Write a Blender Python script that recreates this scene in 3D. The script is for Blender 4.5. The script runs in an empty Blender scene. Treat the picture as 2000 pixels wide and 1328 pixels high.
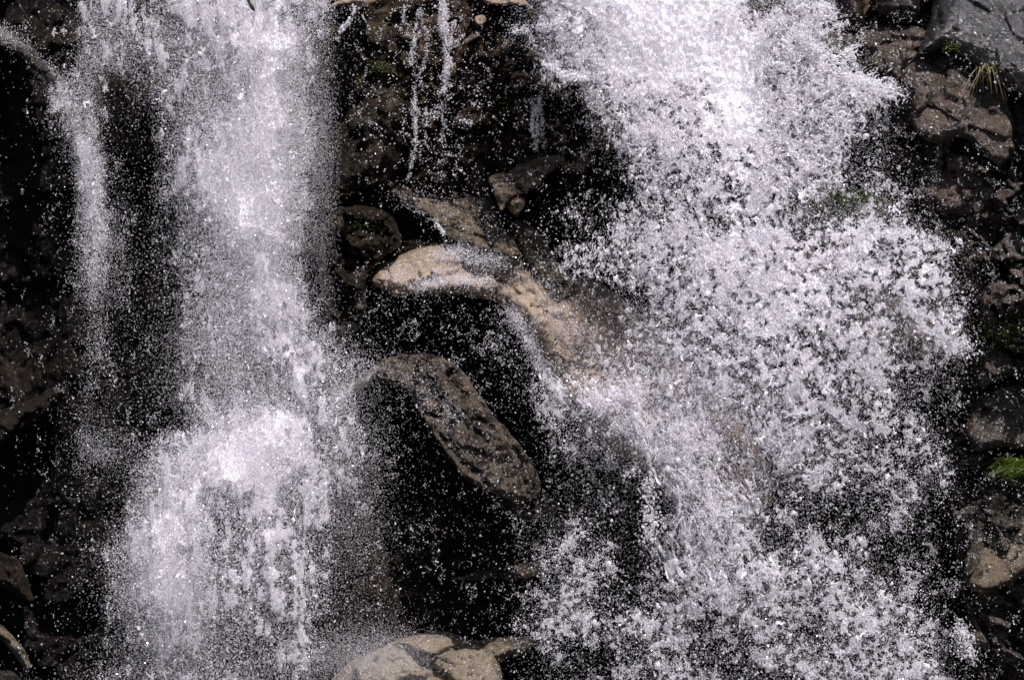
import bpy, math
import numpy as np
from mathutils import Vector

# ------------------------------------------------------------------ camera, sky, sun, exposure
S = 0.004                 # metres per photo pixel on the plane y = 0
CAMY, CAMZ = -26.0, 6.0
CX, CY = 1000.0, 664.0
scene = bpy.context.scene
cam_d = bpy.data.cameras.new('camera')
cam = bpy.data.objects.new('camera', cam_d)
scene.collection.objects.link(cam)
cam.location = (0, CAMY, CAMZ)
cam.rotation_euler = (math.radians(90), 0, 0)
cam_d.sensor_width = 36.0
cam_d.lens = 36.0 * (-CAMY) / (2000 * S)
cam_d.clip_start = 0.5
cam_d.clip_end = 2000
scene.camera = cam

SUN_EL, SUN_AZ = math.radians(53), math.radians(22)     # azimuth measured from the camera side towards the right
world = bpy.data.worlds.new('World')
scene.world = world
world.use_nodes = True
wn = world.node_tree
sky = wn.nodes.new('ShaderNodeTexSky')
sky.sky_type = 'NISHITA'
sky.sun_disc = False
sky.sun_elevation = SUN_EL
to_sun = Vector((math.cos(SUN_EL) * math.sin(SUN_AZ), -math.cos(SUN_EL) * math.cos(SUN_AZ), math.sin(SUN_EL)))
sky.sun_rotation = math.atan2(to_sun.x, to_sun.y)
bg = wn.nodes['Background']
wn.links.new(sky.outputs['Color'], bg.inputs['Color'])
bg.inputs['Strength'].default_value = 0.06
sun_d = bpy.data.lights.new('sun', 'SUN')
sun_d.energy = 4.9
sun_d.angle = math.radians(0.5)
sun_d.color = (1.0, 0.935, 0.955)
sun = bpy.data.objects.new('sun', sun_d)
sun.rotation_euler = (-to_sun).to_track_quat('-Z', 'Y').to_euler()
scene.collection.objects.link(sun)
scene.view_settings.view_transform = 'Standard'
scene.view_settings.look = 'None'
scene.view_settings.exposure = 0.6
scene.view_settings.gamma = 1.0
scene.cycles.max_bounces = 12
scene.cycles.diffuse_bounces = 7
scene.cycles.transmission_bounces = 4
scene.cycles.transparent_max_bounces = 14

rng = np.random.default_rng(7)
WATER = True

# ------------------------------------------------------------------ helpers
def at(px, py, y):
    """photo pixel + depth -> world point"""
    k = (y - CAMY) / (-CAMY) * S
    return np.stack([(px - CX) * k, y + 0 * px, CAMZ + (CY - py) * k], -1)

def vnoise(x, y, seed):
    r = np.random.default_rng(seed).random((257, 257)).astype(np.float32)
    xi = np.floor(x).astype(np.int64); yi = np.floor(y).astype(np.int64)
    fx = x - xi; fy = y - yi
    fx = fx * fx * (3 - 2 * fx); fy = fy * fy * (3 - 2 * fy)
    a = r[yi % 256, xi % 256]; b = r[yi % 256, (xi + 1) % 256]
    c = r[(yi + 1) % 256, xi % 256]; d = r[(yi + 1) % 256, (xi + 1) % 256]
    return (a * (1 - fx) + b * fx) * (1 - fy) + (c * (1 - fx) + d * fx) * fy

def fbm(x, y, scale, seed, octaves=4, gain=0.5):
    s = 0; amp = 1; tot = 0
    for o in range(octaves):
        s = s + amp * vnoise(x / scale + 31.7 * o, y / scale + 17.3 * o, seed + o)
        tot += amp; amp *= gain; scale *= 0.5
    return s / tot

def ranked(n):
    """turn a noise field into one spread evenly over 0..1"""
    f = n.ravel()[::7]
    q = np.quantile(f, np.linspace(0, 1, 101))
    return np.interp(n, q, np.linspace(0, 1, 101))

def voronoi(x, y, scale, seed):
    """nearest cell: random value, and random tilt"""
    g = np.random.default_rng(seed).random((64, 64, 5)).astype(np.float32)
    u = x / scale; v = y / scale
    ui = np.floor(u).astype(int); vi = np.floor(v).astype(int)
    best = np.full(u.shape, 9.0); sec = np.full(u.shape, 9.0)
    val = np.zeros(u.shape); tx = np.zeros(u.shape); ty = np.zeros(u.shape)
    for dy in (-1, 0, 1):
        for dx in (-1, 0, 1):
            c = g[(vi + dy) % 64, (ui + dx) % 64]
            ddx = u - (ui + dx + c[..., 0]); ddy = v - (vi + dy + c[..., 1])
            d = np.hypot(ddx, ddy)
            nb = d < best
            sec = np.where(nb, best, np.minimum(sec, d))
            val = np.where(nb, c[..., 2], val)
            tx = np.where(nb, ddx * (c[..., 3] - .5), tx)
            ty = np.where(nb, ddy * (c[..., 4] - .5), ty)
            best = np.where(nb, d, best)
    return val, tx + ty, sec - best

def mesh_obj(name, verts, faces, mat, parent=None, smooth=True, attrs=None):
    """faces: int array (n,3) or (n,4)"""
    me = bpy.data.meshes.new(name)
    verts = np.ascontiguousarray(verts, dtype=np.float32)
    faces = np.ascontiguousarray(faces, dtype=np.int32)
    n, k = faces.shape
    me.vertices.add(len(verts)); me.vertices.foreach_set('co', verts.ravel())
    me.loops.add(n * k); me.loops.foreach_set('vertex_index', faces.ravel())
    me.polygons.add(n)
    me.polygons.foreach_set('loop_start', np.arange(0, n * k, k, dtype=np.int32))
    me.polygons.foreach_set('use_smooth', np.full(n, smooth))
    for an, av in (attrs or {}).items():
        a = me.attributes.new(an, 'FLOAT', 'POINT')
        a.data.foreach_set('value', np.ascontiguousarray(av, dtype=np.float32))
    me.update(calc_edges=True)
    me.materials.append(mat)
    o = bpy.data.objects.new(name, me)
    scene.collection.objects.link(o)
    if parent:
        o.parent = parent
        o.matrix_parent_inverse.translation = -parent.location
    return o

def tag(o, label=None, cat=None, group=None, kind=None):
    for k, v in (('label', label), ('category', cat), ('group', group), ('kind', kind)):
        if v: o[k] = v
    return o

def empty(name, loc=(0, 0, 0)):
    o = bpy.data.objects.new(name, None)
    o.location = loc
    scene.collection.objects.link(o)
    return o

# ------------------------------------------------------------------ materials
def nt(name):
    m = bpy.data.materials.new(name); m.use_nodes = True
    t = m.node_tree
    return m, t, t.nodes['Principled BSDF'], t.nodes['Material Output']

def rock_mat(name, c1, c2, c3, rough=0.32, bump=0.6, scale=1.0, wet=0.5, stretch=(1, 1, 1), rot=(0, 0, 0), algae=0.0, fine=.35):
    m, t, p, out = nt(name)
    N, L = t.nodes.new, t.links.new
    tc = N('ShaderNodeTexCoord'); mp = N('ShaderNodeMapping')
    mp.inputs['Scale'].default_value = [s * scale for s in stretch]
    mp.inputs['Rotation'].default_value = rot
    L(tc.outputs['Object'], mp.inputs['Vector'])
    n1 = N('ShaderNodeTexNoise'); n1.inputs['Scale'].default_value = 2.2; n1.inputs['Detail'].default_value = 8; n1.inputs['Roughness'].default_value = .65
    n2 = N('ShaderNodeTexNoise'); n2.inputs['Scale'].default_value = 17; n2.inputs['Detail'].default_value = 8; n2.inputs['Roughness'].default_value = .7
    n3 = N('ShaderNodeTexNoise'); n3.inputs['Scale'].default_value = 70; n3.inputs['Detail'].default_value = 4; n3.inputs['Roughness'].default_value = .7
    for n in (n1, n2, n3): L(mp.outputs[0], n.inputs['Vector'])
    r1 = N('ShaderNodeValToRGB')
    r1.color_ramp.elements[0].position = .38; r1.color_ramp.elements[0].color = (*c1, 1)
    r1.color_ramp.elements[1].position = .62; r1.color_ramp.elements[1].color = (*c2, 1)
    L(n1.outputs['Fac'], r1.inputs['Fac'])
    r2 = N('ShaderNodeMapRange'); r2.inputs['From Min'].default_value = .47; r2.inputs['From Max'].default_value = .66
    L(n2.outputs['Fac'], r2.inputs['Value'])
    mx = N('ShaderNodeMix'); mx.data_type = 'RGBA'
    L(r2.outputs[0], mx.inputs['Factor']); L(r1.outputs['Color'], mx.inputs['A']); mx.inputs['B'].default_value = (*c3, 1)
    res = mx.outputs['Result']
    if algae > 0:
        n4 = N('ShaderNodeTexNoise'); n4.inputs['Scale'].default_value = 5; n4.inputs['Detail'].default_value = 9; n4.inputs['Roughness'].default_value = .72
        n4.inputs['Distortion'].default_value = .6
        L(mp.outputs[0], n4.inputs['Vector'])
        r4 = N('ShaderNodeMapRange'); r4.inputs['From Min'].default_value = .62 - .2 * algae; r4.inputs['From Max'].default_value = .70 - .2 * algae
        L(n4.outputs['Fac'], r4.inputs['Value'])
        ma = N('ShaderNodeMix'); ma.data_type = 'RGBA'
        L(r4.outputs[0], ma.inputs['Factor']); L(res, ma.inputs['A']); ma.inputs['B'].default_value = (c3[0] * .22, c3[1] * .21, c3[2] * .19, 1)
        res = ma.outputs['Result']
    L(res, p.inputs['Base Color'])
    rr = N('ShaderNodeMapRange'); rr.inputs['From Min'].default_value = .35; rr.inputs['From Max'].default_value = .65
    rr.inputs['To Min'].default_value = rough * .6; rr.inputs['To Max'].default_value = min(1, rough * 1.7)
    L(n2.outputs['Fac'], rr.inputs['Value']); L(rr.outputs[0], p.inputs['Roughness'])
    p.inputs['Specular IOR Level'].default_value = wet
    ad = N('ShaderNodeMath'); ad.operation = 'MULTIPLY_ADD'; ad.inputs[1].default_value = fine
    L(n3.outputs['Fac'], ad.inputs[0]); L(n2.outputs['Fac'], ad.inputs[2])
    b = N('ShaderNodeBump'); b.inputs['Strength'].default_value = bump; b.inputs['Distance'].default_value = .05
    L(ad.outputs[0], b.inputs['Height']); L(b.outputs[0], p.inputs['Normal'])
    return m

def cliff_mat():
    m = rock_mat('wet_cliff', (.0022, .0016, .0013), (.0045, .0032, .0024), (.009, .006, .004), rough=.15, bump=.9, wet=.16, fine=.12)
    t = m.node_tree; N, L = t.nodes.new, t.links.new
    p = t.nodes['Principled BSDF']
    src = p.inputs['Base Color'].links[0].from_socket
    a = N('ShaderNodeAttribute'); a.attribute_name = 'brown'
    tc = N('ShaderNodeTexCoord')
    nz = N('ShaderNodeTexNoise'); nz.inputs['Scale'].default_value = 9; nz.inputs['Detail'].default_value = 9; nz.inputs['Roughness'].default_value = .75
    L(tc.outputs['Object'], nz.inputs['Vector'])
    cr = N('ShaderNodeValToRGB')
    e = cr.color_ramp.elements
    e[0].position = .40; e[0].color = (.006, .005, .004, 1)
    e[1].position = .66; e[1].color = (.17, .12, .078, 1)
    q = e.new(.52); q.color = (.030, .018, .009, 1)
    L(nz.outputs['Fac'], cr.inputs['Fac'])
    mx = N('ShaderNodeMix'); mx.data_type = 'RGBA'
    L(a.outputs['Fac'], mx.inputs['Factor']); L(src, mx.inputs['A']); L(cr.outputs['Color'], mx.inputs['B'])
    g = N('ShaderNodeAttribute'); g.attribute_name = 'moss'
    ml = N('ShaderNodeMath'); ml.operation = 'MULTIPLY'
    n5 = N('ShaderNodeTexNoise'); n5.inputs['Scale'].default_value = 14; n5.inputs['Detail'].default_value = 6
    L(tc.outputs['Object'], n5.inputs['Vector'])
    mr = N('ShaderNodeMapRange'); mr.inputs['From Min'].default_value = .48; mr.inputs['From Max'].default_value = .62
    L(n5.outputs['Fac'], mr.inputs['Value']); L(mr.outputs[0], ml.inputs[0]); L(g.outputs['Fac'], ml.inputs[1])
    m2 = N('ShaderNodeMix'); m2.data_type = 'RGBA'
    L(ml.outputs[0], m2.inputs['Factor']); L(mx.outputs['Result'], m2.inputs['A']); m2.inputs['B'].default_value = (.055, .075, .012, 1)
    L(m2.outputs['Result'], p.inputs['Base Color'])
    return m

def water_mat(name, col, trans=.45, gloss=.25, rough=.12, bump=None, alpha=None, film=0.0):
    m, t, p, out = nt(name)
    t.nodes.remove(p)
    N, L = t.nodes.new, t.links.new
    d = N('ShaderNodeBsdfDiffuse'); d.inputs['Color'].default_value = (*col, 1)
    tr = N('ShaderNodeBsdfTranslucent'); tr.inputs['Color'].default_value = (*col, 1)
    g = N('ShaderNodeBsdfGlossy'); g.inputs['Roughness'].default_value = rough; g.inputs['Color'].default_value = (1, 1, 1, 1)
    m1 = N('ShaderNodeMixShader'); m1.inputs[0].default_value = trans
    L(d.outputs[0], m1.inputs[1]); L(tr.outputs[0], m1.inputs[2])
    fr = N('ShaderNodeFresnel'); fr.inputs['IOR'].default_value = 1.33
    ma = N('ShaderNodeMath'); ma.operation = 'ADD'; ma.inputs[1].default_value = gloss * .2
    L(fr.outputs[0], ma.inputs[0])
    m2 = N('ShaderNodeMixShader')
    L(ma.outputs[0], m2.inputs[0]); L(m1.outputs[0], m2.inputs[1]); L(g.outputs[0], m2.inputs[2])
    last = m2
    if film > 0:
        tc = N('ShaderNodeTexCoord'); nz = N('ShaderNodeTexNoise'); nz.inputs['Scale'].default_value = 18; nz.inputs['Detail'].default_value = 5
        L(tc.outputs['Object'], nz.inputs['Vector'])
        mr = N('ShaderNodeMapRange'); mr.inputs['From Min'].default_value = .35; mr.inputs['From Max'].default_value = .65; mr.inputs['To Max'].default_value = film * 2
        L(nz.outputs['Fac'], mr.inputs['Value'])
        tp = N('ShaderNodeBsdfTransparent'); m3 = N('ShaderNodeMixShader')
        L(mr.outputs[0], m3.inputs[0]); L(m2.outputs[0], m3.inputs[1]); L(tp.outputs[0], m3.inputs[2]); last = m3
    if alpha:
        at_ = N('ShaderNodeAttribute'); at_.attribute_name = alpha
        lw = N('ShaderNodeLayerWeight'); lw.inputs['Blend'].default_value = .35
        mr = N('ShaderNodeMapRange'); mr.inputs['From Min'].default_value = .15; mr.inputs['From Max'].default_value = .75
        mr.inputs['To Min'].default_value = 1.0; mr.inputs['To Max'].default_value = .25
        L(lw.outputs['Facing'], mr.inputs['Value'])
        mu = N('ShaderNodeMath'); mu.operation = 'MULTIPLY'
        L(mr.outputs[0], mu.inputs[0]); L(at_.outputs['Fac'], mu.inputs[1])
        tp = N('ShaderNodeBsdfTransparent')
        m3 = N('ShaderNodeMixShader')
        L(mu.outputs[0], m3.inputs[0]); L(m2.outputs[0], m3.inputs[1]); L(tp.outputs[0], m3.inputs[2]); last = m3
    if bump:
        tc = N('ShaderNodeTexCoord'); mp = N('ShaderNodeMapping'); mp.inputs['Scale'].default_value = bump
        nz = N('ShaderNodeTexNoise'); nz.inputs['Scale'].default_value = 30; nz.inputs['Detail'].default_value = 6
        b = N('ShaderNodeBump'); b.inputs['Strength'].default_value = .45; b.inputs['Distance'].default_value = .03
        L(tc.outputs['Object'], mp.inputs[0]); L(mp.outputs[0], nz.inputs['Vector']); L(nz.outputs['Fac'], b.inputs['Height'])
        for n in (d, tr, g): L(b.outputs[0], n.inputs['Normal'])
    L(last.outputs[0], out.inputs['Surface'])
    return m

M_cliff = cliff_mat()
M_tan = rock_mat('tan_rock', (.20, .145, .095), (.29, .22, .155), (.13, .095, .065), rough=.35, bump=.5, scale=1.3, algae=.22, wet=.5)
M_greytan = rock_mat('grey_tan_rock', (.12, .092, .060), (.19, .148, .10), (.055, .042, .027), rough=.36, bump=.9, scale=1.8, algae=.6, wet=.3)
M_brown = rock_mat('brown_rock', (.04, .030, .017), (.085, .064, .042), (.022, .017, .010), rough=.32, bump=1.0, scale=1.5, algae=.75, wet=.45)
M_pale = rock_mat('pale_rock', (.145, .118, .075), (.215, .175, .125), (.10, .083, .056), rough=.42, bump=.7, scale=1.3, wet=.4, algae=.3)
M_dark = rock_mat('dark_mossy_rock', (.006, .0045, .003), (.020, .014, .008), (.06, .042, .024), rough=.3, bump=1.0, scale=1.0, wet=.12, fine=.8)
M_slab = rock_mat('wet_grey_slab', (.012, .011, .011), (.028, .025, .026), (.007, .006, .006), rough=.17, bump=.5, wet=.8, stretch=(1, 1, 2.6), rot=(0, .75, 0), algae=.3, fine=.12)
M_slant = rock_mat('mottled_rock', (.12, .09, .06), (.19, .145, .10), (.06, .045, .028), rough=.32, bump=1.1, scale=1.9, algae=.72, wet=.45)
M_crag = rock_mat('wet_crag_rock', (.030, .020, .013), (.075, .052, .035), (.016, .011, .007), rough=.17, bump=.8, scale=1.2, wet=.9, stretch=(1, 1, 2.0), rot=(0, .9, 0), algae=.5, fine=.2)
M_dim = rock_mat('dim_brown_rock', (.012, .008, .005), (.026, .017, .010), (.007, .005, .003), rough=.35, bump=.9, scale=1.5, algae=.6, wet=.15)
M_shiny = rock_mat('wet_brown_rock', (.012, .0075, .0045), (.032, .0205, .0125), (.007, .0045, .003), rough=.13, bump=.75, wet=.75, algae=.4, fine=.08)
M_mist = water_mat('mist_water', (.962, .935, .972), trans=.5, gloss=0)
M_spray = water_mat('spray_water', (.952, .925, .962), trans=.45, gloss=.15, alpha='clarity')
M_drop = water_mat('drop_water', (.952, .925, .962), trans=.45, gloss=.2, rough=.08, alpha='clarity')
M_lace = water_mat('lace_water', (.94, .908, .952), trans=.5, gloss=.1, rough=.2, film=.38)
M_sheet = water_mat('sheet_water', (.97, .948, .976), trans=.12, gloss=.1, rough=.3, bump=(1, 1, .35))

# ------------------------------------------------------------------ cliff
def seg_dist(px, py, pts):
    """distance to a polyline"""
    d = np.full(px.shape, 1e9)
    for (x0, y0), (x1, y1) in zip(pts[:-1], pts[1:]):
        vx, vy = x1 - x0, y1 - y0
        u = np.clip(((px - x0) * vx + (py - y0) * vy) / (vx * vx + vy * vy + 1e-9), 0, 1)
        d = np.minimum(d, np.hypot(px - x0 - u * vx, py - y0 - u * vy))
    return d

def blob(px, py, cx, cy, rx, ry, k=1.0):
    return np.exp(-(((px - cx) / rx) ** 2 + ((py - cy) / ry) ** 2) * k)

def cliff_depth(x, y):
    wx = x + 60 * (fbm(x, y, 130, 11) - .5); wy = y + 60 * (fbm(x, y, 130, 21) - .5)
    u = wx * .92 + wy * .38; v = -wx * .30 + wy * .95
    v1, t1, e1 = voronoi(u * .8, v, 170, 1)
    v2, t2, e2 = voronoi(u, v * .8, 60, 2)
    v3, t3, e3 = voronoi(u, v, 24, 3)
    d = .55 + .34 * (fbm(x, y, 300, 5, 3) - .5) + .34 * (v1 - .5) + .35 * t1 + .13 * (v2 - .5) + .16 * t2 + .05 * (v3 - .5) + .07 * t3
    d = d + .07 * (fbm(x, y, 40, 8, 5, .6) - .5)
    d = d + .06 * np.exp(-e1 / .05) + .035 * np.exp(-e2 / .07)
    cr_ = blob(x, y, 920, 160, 200, 210)
    d = d + cr_ * (.14 * (v3 - .5) + .22 * t3 + .10 * (fbm(u, v * 1.6, 26, 18, 4, .7) - .5))
    # hollows under the ledges, and the bulges that carry them
    d = d + .55 * blob(x, y, 880, 700, 190, 120) + .45 * blob(x, y, 760, 900, 110, 130) + .4 * blob(x, y, 900, 1120, 170, 130)
    d = d + .4 * blob(x, y, 740, 430, 110, 60) + .3 * blob(x, y, 1130, 260, 90, 120)
    d = d - .35 * blob(x, y, 930, 180, 170, 190) - .35 * blob(x, y, 1720, 560, 230, 170) - .25 * blob(x, y, 1750, 150, 160, 160)
    d = d - .30 * blob(x, y, 230, 60, 110, 80)
    d = d - .0002 * np.maximum(0, y - 1400) * 3
    return d

cx_, cy_ = np.meshgrid(np.arange(-900, 2901, 5.0), np.arange(-650, 2101, 5.0))
cd = cliff_depth(cx_, cy_)
V = at(cx_, cy_, cd).reshape(-1, 3)
H, W = cx_.shape
idx = np.arange(H * W).reshape(H, W)
F = np.stack([idx[:-1, :-1], idx[1:, :-1], idx[1:, 1:], idx[:-1, 1:]], -1).reshape(-1, 4)
brown = (.9 * blob(cx_, cy_, 900, 150, 190, 210, .8) + .8 * blob(cx_, cy_, 1600, 60, 200, 120) + .7 * blob(cx_, cy_, 1700, 600, 200, 150)
         + .6 * blob(cx_, cy_, 230, 90, 120, 70) + .35 * blob(cx_, cy_, 780, 1080, 90, 120) + .8 * blob(cx_, cy_, 1850, 250, 160, 240)
         + .6 * blob(cx_, cy_, 1890, 950, 120, 200) + .3 * blob(cx_, cy_, 60, 720, 70, 60) + .35 * blob(cx_, cy_, 1150, 1050, 200, 120)
         + .25 * blob(cx_, cy_, 290, 450, 60, 260))
moss = (.9 * blob(cx_, cy_, 1650, 395, 70, 45) + .25 * blob(cx_, cy_, 740, 120, 60, 110) + .5 * blob(cx_, cy_, 700, 430, 70, 60)
        + .6 * blob(cx_, cy_, 985, 200, 25, 30) + .4 * blob(cx_, cy_, 1960, 1000, 70, 90) + .3 * blob(cx_, cy_, 1850, 520, 60, 60))
cliff = mesh_obj('cliff', V, F, M_cliff, attrs={'brown': np.clip(brown, 0, 1).ravel(), 'moss': np.clip(moss, 0, 1).ravel()})
tag(cliff, 'black wet cliff face behind the falling water', kind='structure')

# ------------------------------------------------------------------ boulders and ledges
def poly_info(px, py, poly):
    """signed distance (inside positive) and nearest outline point"""
    P = np.array(poly, float); Q = np.roll(P, -1, 0)
    best = np.full(px.shape, 1e9); bx = px.copy(); by = py.copy()
    inside = np.zeros(px.shape, bool)
    for (x0, y0), (x1, y1) in zip(P, Q):
        vx, vy = x1 - x0, y1 - y0
        u = np.clip(((px - x0) * vx + (py - y0) * vy) / (vx * vx + vy * vy + 1e-9), 0, 1)
        qx, qy = x0 + u * vx, y0 + u * vy
        d = np.hypot(px - qx, py - qy)
        nb = d < best
        best = np.where(nb, d, best); bx = np.where(nb, qx, bx); by = np.where(nb, qy, by)
        cond = (y0 > py) != (y1 > py)
        xi = x0 + (py - y0) * vx / (vy if abs(vy) > 1e-9 else 1e-9)
        inside ^= cond & (px < xi)
    return np.where(inside, best, -best), bx, by

def smooth_poly(poly, seed, amp=6.5):
    """closed outline, corner-cut once and roughened"""
    P = np.array(poly, float)
    for _ in range(1):
        Q = np.roll(P, -1, 0)
        P = np.stack([P * .78 + Q * .22, P * .22 + Q * .78], 1).reshape(-1, 2)
    out = []
    for a, b in zip(P, np.roll(P, -1, 0)):
        n = max(1, int(np.hypot(*(b - a)) / 7))
        for k in range(n): out.append(a + (b - a) * k / n)
    out = np.array(out)
    out[:, 0] += amp * 2 * (fbm(out[:, 0], out[:, 1], 30, seed) - .5)
    out[:, 1] += amp * 2 * (fbm(out[:, 0], out[:, 1], 30, seed + 9) - .5)
    return out

def boulder(poly, y0, h, thick, mat, name, label, cat='rock', R=45, tilt=0.0, tiltx=0.0, step=3.5, seed=0, rough=1.0, grooves=(), group=None, facet=1.0, lean=0.0):
    """rock with its outline in the photo's pixels, standing at depth y0; h = how far its front bulges, tilt = metres of depth per 100 px upward"""
    P = smooth_poly(poly, seed + 40)
    x0, y0p = P.min(0) - step * 2; x1, y1p = P.max(0) + step * 2
    gx, gy = np.meshgrid(np.arange(x0, x1, step), np.arange(y0p, y1p, step))
    sd, bx, by = poly_info(gx, gy, P)
    near = sd < .45 * step
    X = np.where(near, bx, gx); Y = np.where(near, by, gy)
    vin = sd > -.75 * step
    cell = vin[:-1, :-1] & vin[1:, :-1] & vin[1:, 1:] & vin[:-1, 1:]
    sdc = np.maximum(sd, 0); sdc = np.where(near, 0, sdc)
    k = np.clip(sdc / R, 0, 1); dome = np.sqrt(np.maximum(0, 1 - (1 - k) ** 2))
    cxp, cyp = P.mean(0)
    edge = np.clip(sdc / 14, 0, 1)
    u = X * .9 + Y * .4; v = -X * .4 + Y * .9
    v1, t1, e1 = voronoi(u, v * 1.3, 75, seed + 1)
    v2, t2, e2 = voronoi(u, v * 1.4, 28, seed + 2)
    nz = facet * (.13 * (v1 - .5) + .30 * t1 + .05 * (v2 - .5) + .11 * t2 + .05 * np.exp(-e1 / .04) + .02 * np.exp(-e2 / .06)) + .09 * (fbm(X, Y, 70, seed + 3, 3) - .5) + .045 * (fbm(X, Y, 18, seed + 4, 4, .6) - .5)
    plane = tilt * (cyp - Y) / 100 + tiltx * (X - cxp) / 100
    front = y0 + plane - h * dome + rough * nz * edge
    for g_pts, g_w, g_d in grooves:
        gd = seg_dist(X + 14 * (fbm(X, Y, 16, seed + 70) - .5), Y + 14 * (fbm(X, Y, 16, seed + 75) - .5), g_pts)
        front = front + g_d * np.exp(-(gd / g_w) ** 2) * edge
    back = y0 + plane + thick * (.35 + .65 * dome)
    n = gx.size
    Vf = at(X, Y, front).reshape(-1, 3); Vb = at(X, Y, back).reshape(-1, 3)
    idx = np.arange(n).reshape(gx.shape)
    q = np.stack([idx[:-1, :-1], idx[1:, :-1], idx[1:, 1:], idx[:-1, 1:]], -1)[cell]
    e = np.concatenate([q[:, [0, 1]], q[:, [1, 2]], q[:, [2, 3]], q[:, [3, 0]]])
    key = np.sort(e, 1); key = key[:, 0].astype(np.int64) * n + key[:, 1]
    _, first, cnt = np.unique(key, return_index=True, return_counts=True)
    be = e[first[cnt == 1]]
    side = np.stack([be[:, 1], be[:, 0], be[:, 0] + n, be[:, 1] + n], 1)
    faces = np.concatenate([q, q[:, ::-1] + n, side])
    Vv = np.concatenate([Vf, Vb])
    used = np.unique(faces); remap = np.full(2 * n, -1); remap[used] = np.arange(len(used))
    o = mesh_obj(name, Vv[used], remap[faces], mat)
    return tag(o, label, cat, group)

BOULDERS = []
def B(*a, **k):
    BOULDERS.append(boulder(*a, **k))

ledge = [(716,545),(740,518),(790,495),(850,474),(925,468),(1000,476),(1050,528),(1085,560),(1150,590),(1215,650),(1280,740),(1310,840),(1230,850),(1130,790),(1065,710),(1035,640),(990,603),(955,584),(880,576),(800,572),(770,580),(735,564)]
B(ledge, .0, .30, .9, M_tan, 'ledge_boulder', 'broad tan rounded ledge under a thin film of white water, mid cliff', 'boulder', R=34, tilt=.30, seed=3, facet=.6,
  grooves=[([(760,572),(860,545),(900,530)], 6, .05), ([(900,480),(980,515),(1060,545),(1090,590)], 9, .10), ([(1090,620),(1130,700),(1120,760)], 10, .08)])
B([(755,366),(790,357),(870,370),(935,380),(952,362),(972,430),(1010,475),(1020,500),(940,495),(880,470),(855,432),(820,408),(775,394)], .35, .12, .7, M_greytan, 'sloping_slab',
  'grey tan sloping slab just above the broad tan ledge', 'rock slab', R=30, tilt=.62, seed=5, facet=.7, grooves=[([(880,455),(1010,470)], 5, .06), ([(900,440),(1000,450)], 4, .05)])
B([(948,346),(985,338),(1035,315),(1085,300),(1110,315),(1060,350),(1055,362),(1020,378),(990,392),(980,420),(966,380)], .08, .12, .5, M_greytan, 'wedge_rock',
  'pale wedge shaped rock with a dark crack at its left, above the grey sloping slab', 'rock', R=22, tilt=.6, seed=8)
B([(984,384),(1010,378),(1028,386),(1020,410),(1006,428),(992,412)], -.02, .12, .3, M_tan, 'small_stone', 'small tan triangular stone tucked under the pale wedge rock', 'stone', R=16, tilt=.3, seed=9, step=2.5)
B([(668,775),(690,748),(735,705),(785,690),(850,690),(905,725),(945,785),(1000,850),(1045,910),(1060,965),(1015,990),(955,962),(915,940),(880,900),(850,850),(815,800),(800,765),(765,748),(738,738),(700,765)], -.02, .14, .8, M_slant,
  'slanting_boulder', 'long brown mottled boulder slanting down to the right below the broad ledge', 'boulder', R=22, tilt=.26, tiltx=-.06, seed=12, facet=1.3, grooves=[([(860,850),(900,900),(960,950)], 7, .12), ([(840,740),(880,800),(960,870)], 4, .06)])
B([(862,1129),(925,1119),(980,1106),(1050,1096),(1100,1110),(1045,1132),(960,1131)], .15, .10, .4, M_brown, 'thin_ledge', 'thin brown rock ledge low in the black hollow', 'rock ledge', R=14, tilt=.7, seed=15, step=2.5)
B([(640,1330),(690,1288),(740,1265),(790,1243),(830,1234),(885,1234),(920,1252),(980,1242),(1048,1240),(1035,1272),(975,1288),(985,1330),(970,1460),(700,1470),(600,1400)], -.05, .22, .9, M_pale,
  'cracked_boulder', 'pale cracked boulder at the foot of the black hollow, at the lower edge', 'boulder', R=26, tilt=.5, seed=18, facet=.8,
  grooves=[([(775,1263),(800,1270),(835,1300),(870,1325),(910,1350)], 7, .22), ([(835,1298),(870,1275),(915,1252)], 4.5, .14), ([(860,1318),(820,1325),(780,1330)], 5, .14), ([(760,1288),(830,1285)], 2.5, .05)])
B([(640,420),(665,405),(720,400),(770,425),(790,470),(745,510),(712,545),(720,600),(700,650),(660,690),(632,660),(622,520)], .10, .20, .7, M_dark, 'mossy_rock',
  'dark mossy rock between the tall left fall and the broad tan ledge', 'rock', R=22, seed=21, facet=2.4, tilt=.14)
B([(636,22),(655,4),(690,-14),(724,-30),(735,0),(716,13),(690,10),(665,10)], .0, .12, .5, M_tan, 'shelf_rock', 'small tan rock shelf under the curl of water at the top of the left fall', 'rock', R=18, tilt=.6, seed=24, step=2.5)
B([(925,-20),(985,-30),(1030,5),(1060,30),(1030,14),(985,8),(950,8)], .1, .12, .5, M_tan, 'top_rock', 'tan rock at the top edge beside the bursting right fall', 'rock', R=18, tilt=.6, seed=25, step=2.5)
B([(926,34),(946,28),(952,42),(940,56),(928,50)], -.02, .08, .3, M_tan, 'chip_stone', 'small pale stone chip on the brown rock right of the thin trickle', 'stone', R=10, tilt=.5, seed=26, step=2)
B([(898,80),(925,62),(948,58),(930,74),(905,88)], -.02, .06, .3, M_greytan, 'chip_stone', 'thin slanted tan stone just below the small pale chip', 'stone', R=8, tilt=.7, seed=27, step=2)
B([(1040,570),(1120,540),(1200,560),(1330,690),(1470,850),(1520,960),(1480,1040),(1380,985),(1220,900),(1090,800),(1040,700)], .12, .30, .7, M_tan, 'stream_bed_rock', 'brown sloping rock under the streaky stream right of the broad ledge', 'boulder', R=70, tilt=.15, seed=75)
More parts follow.
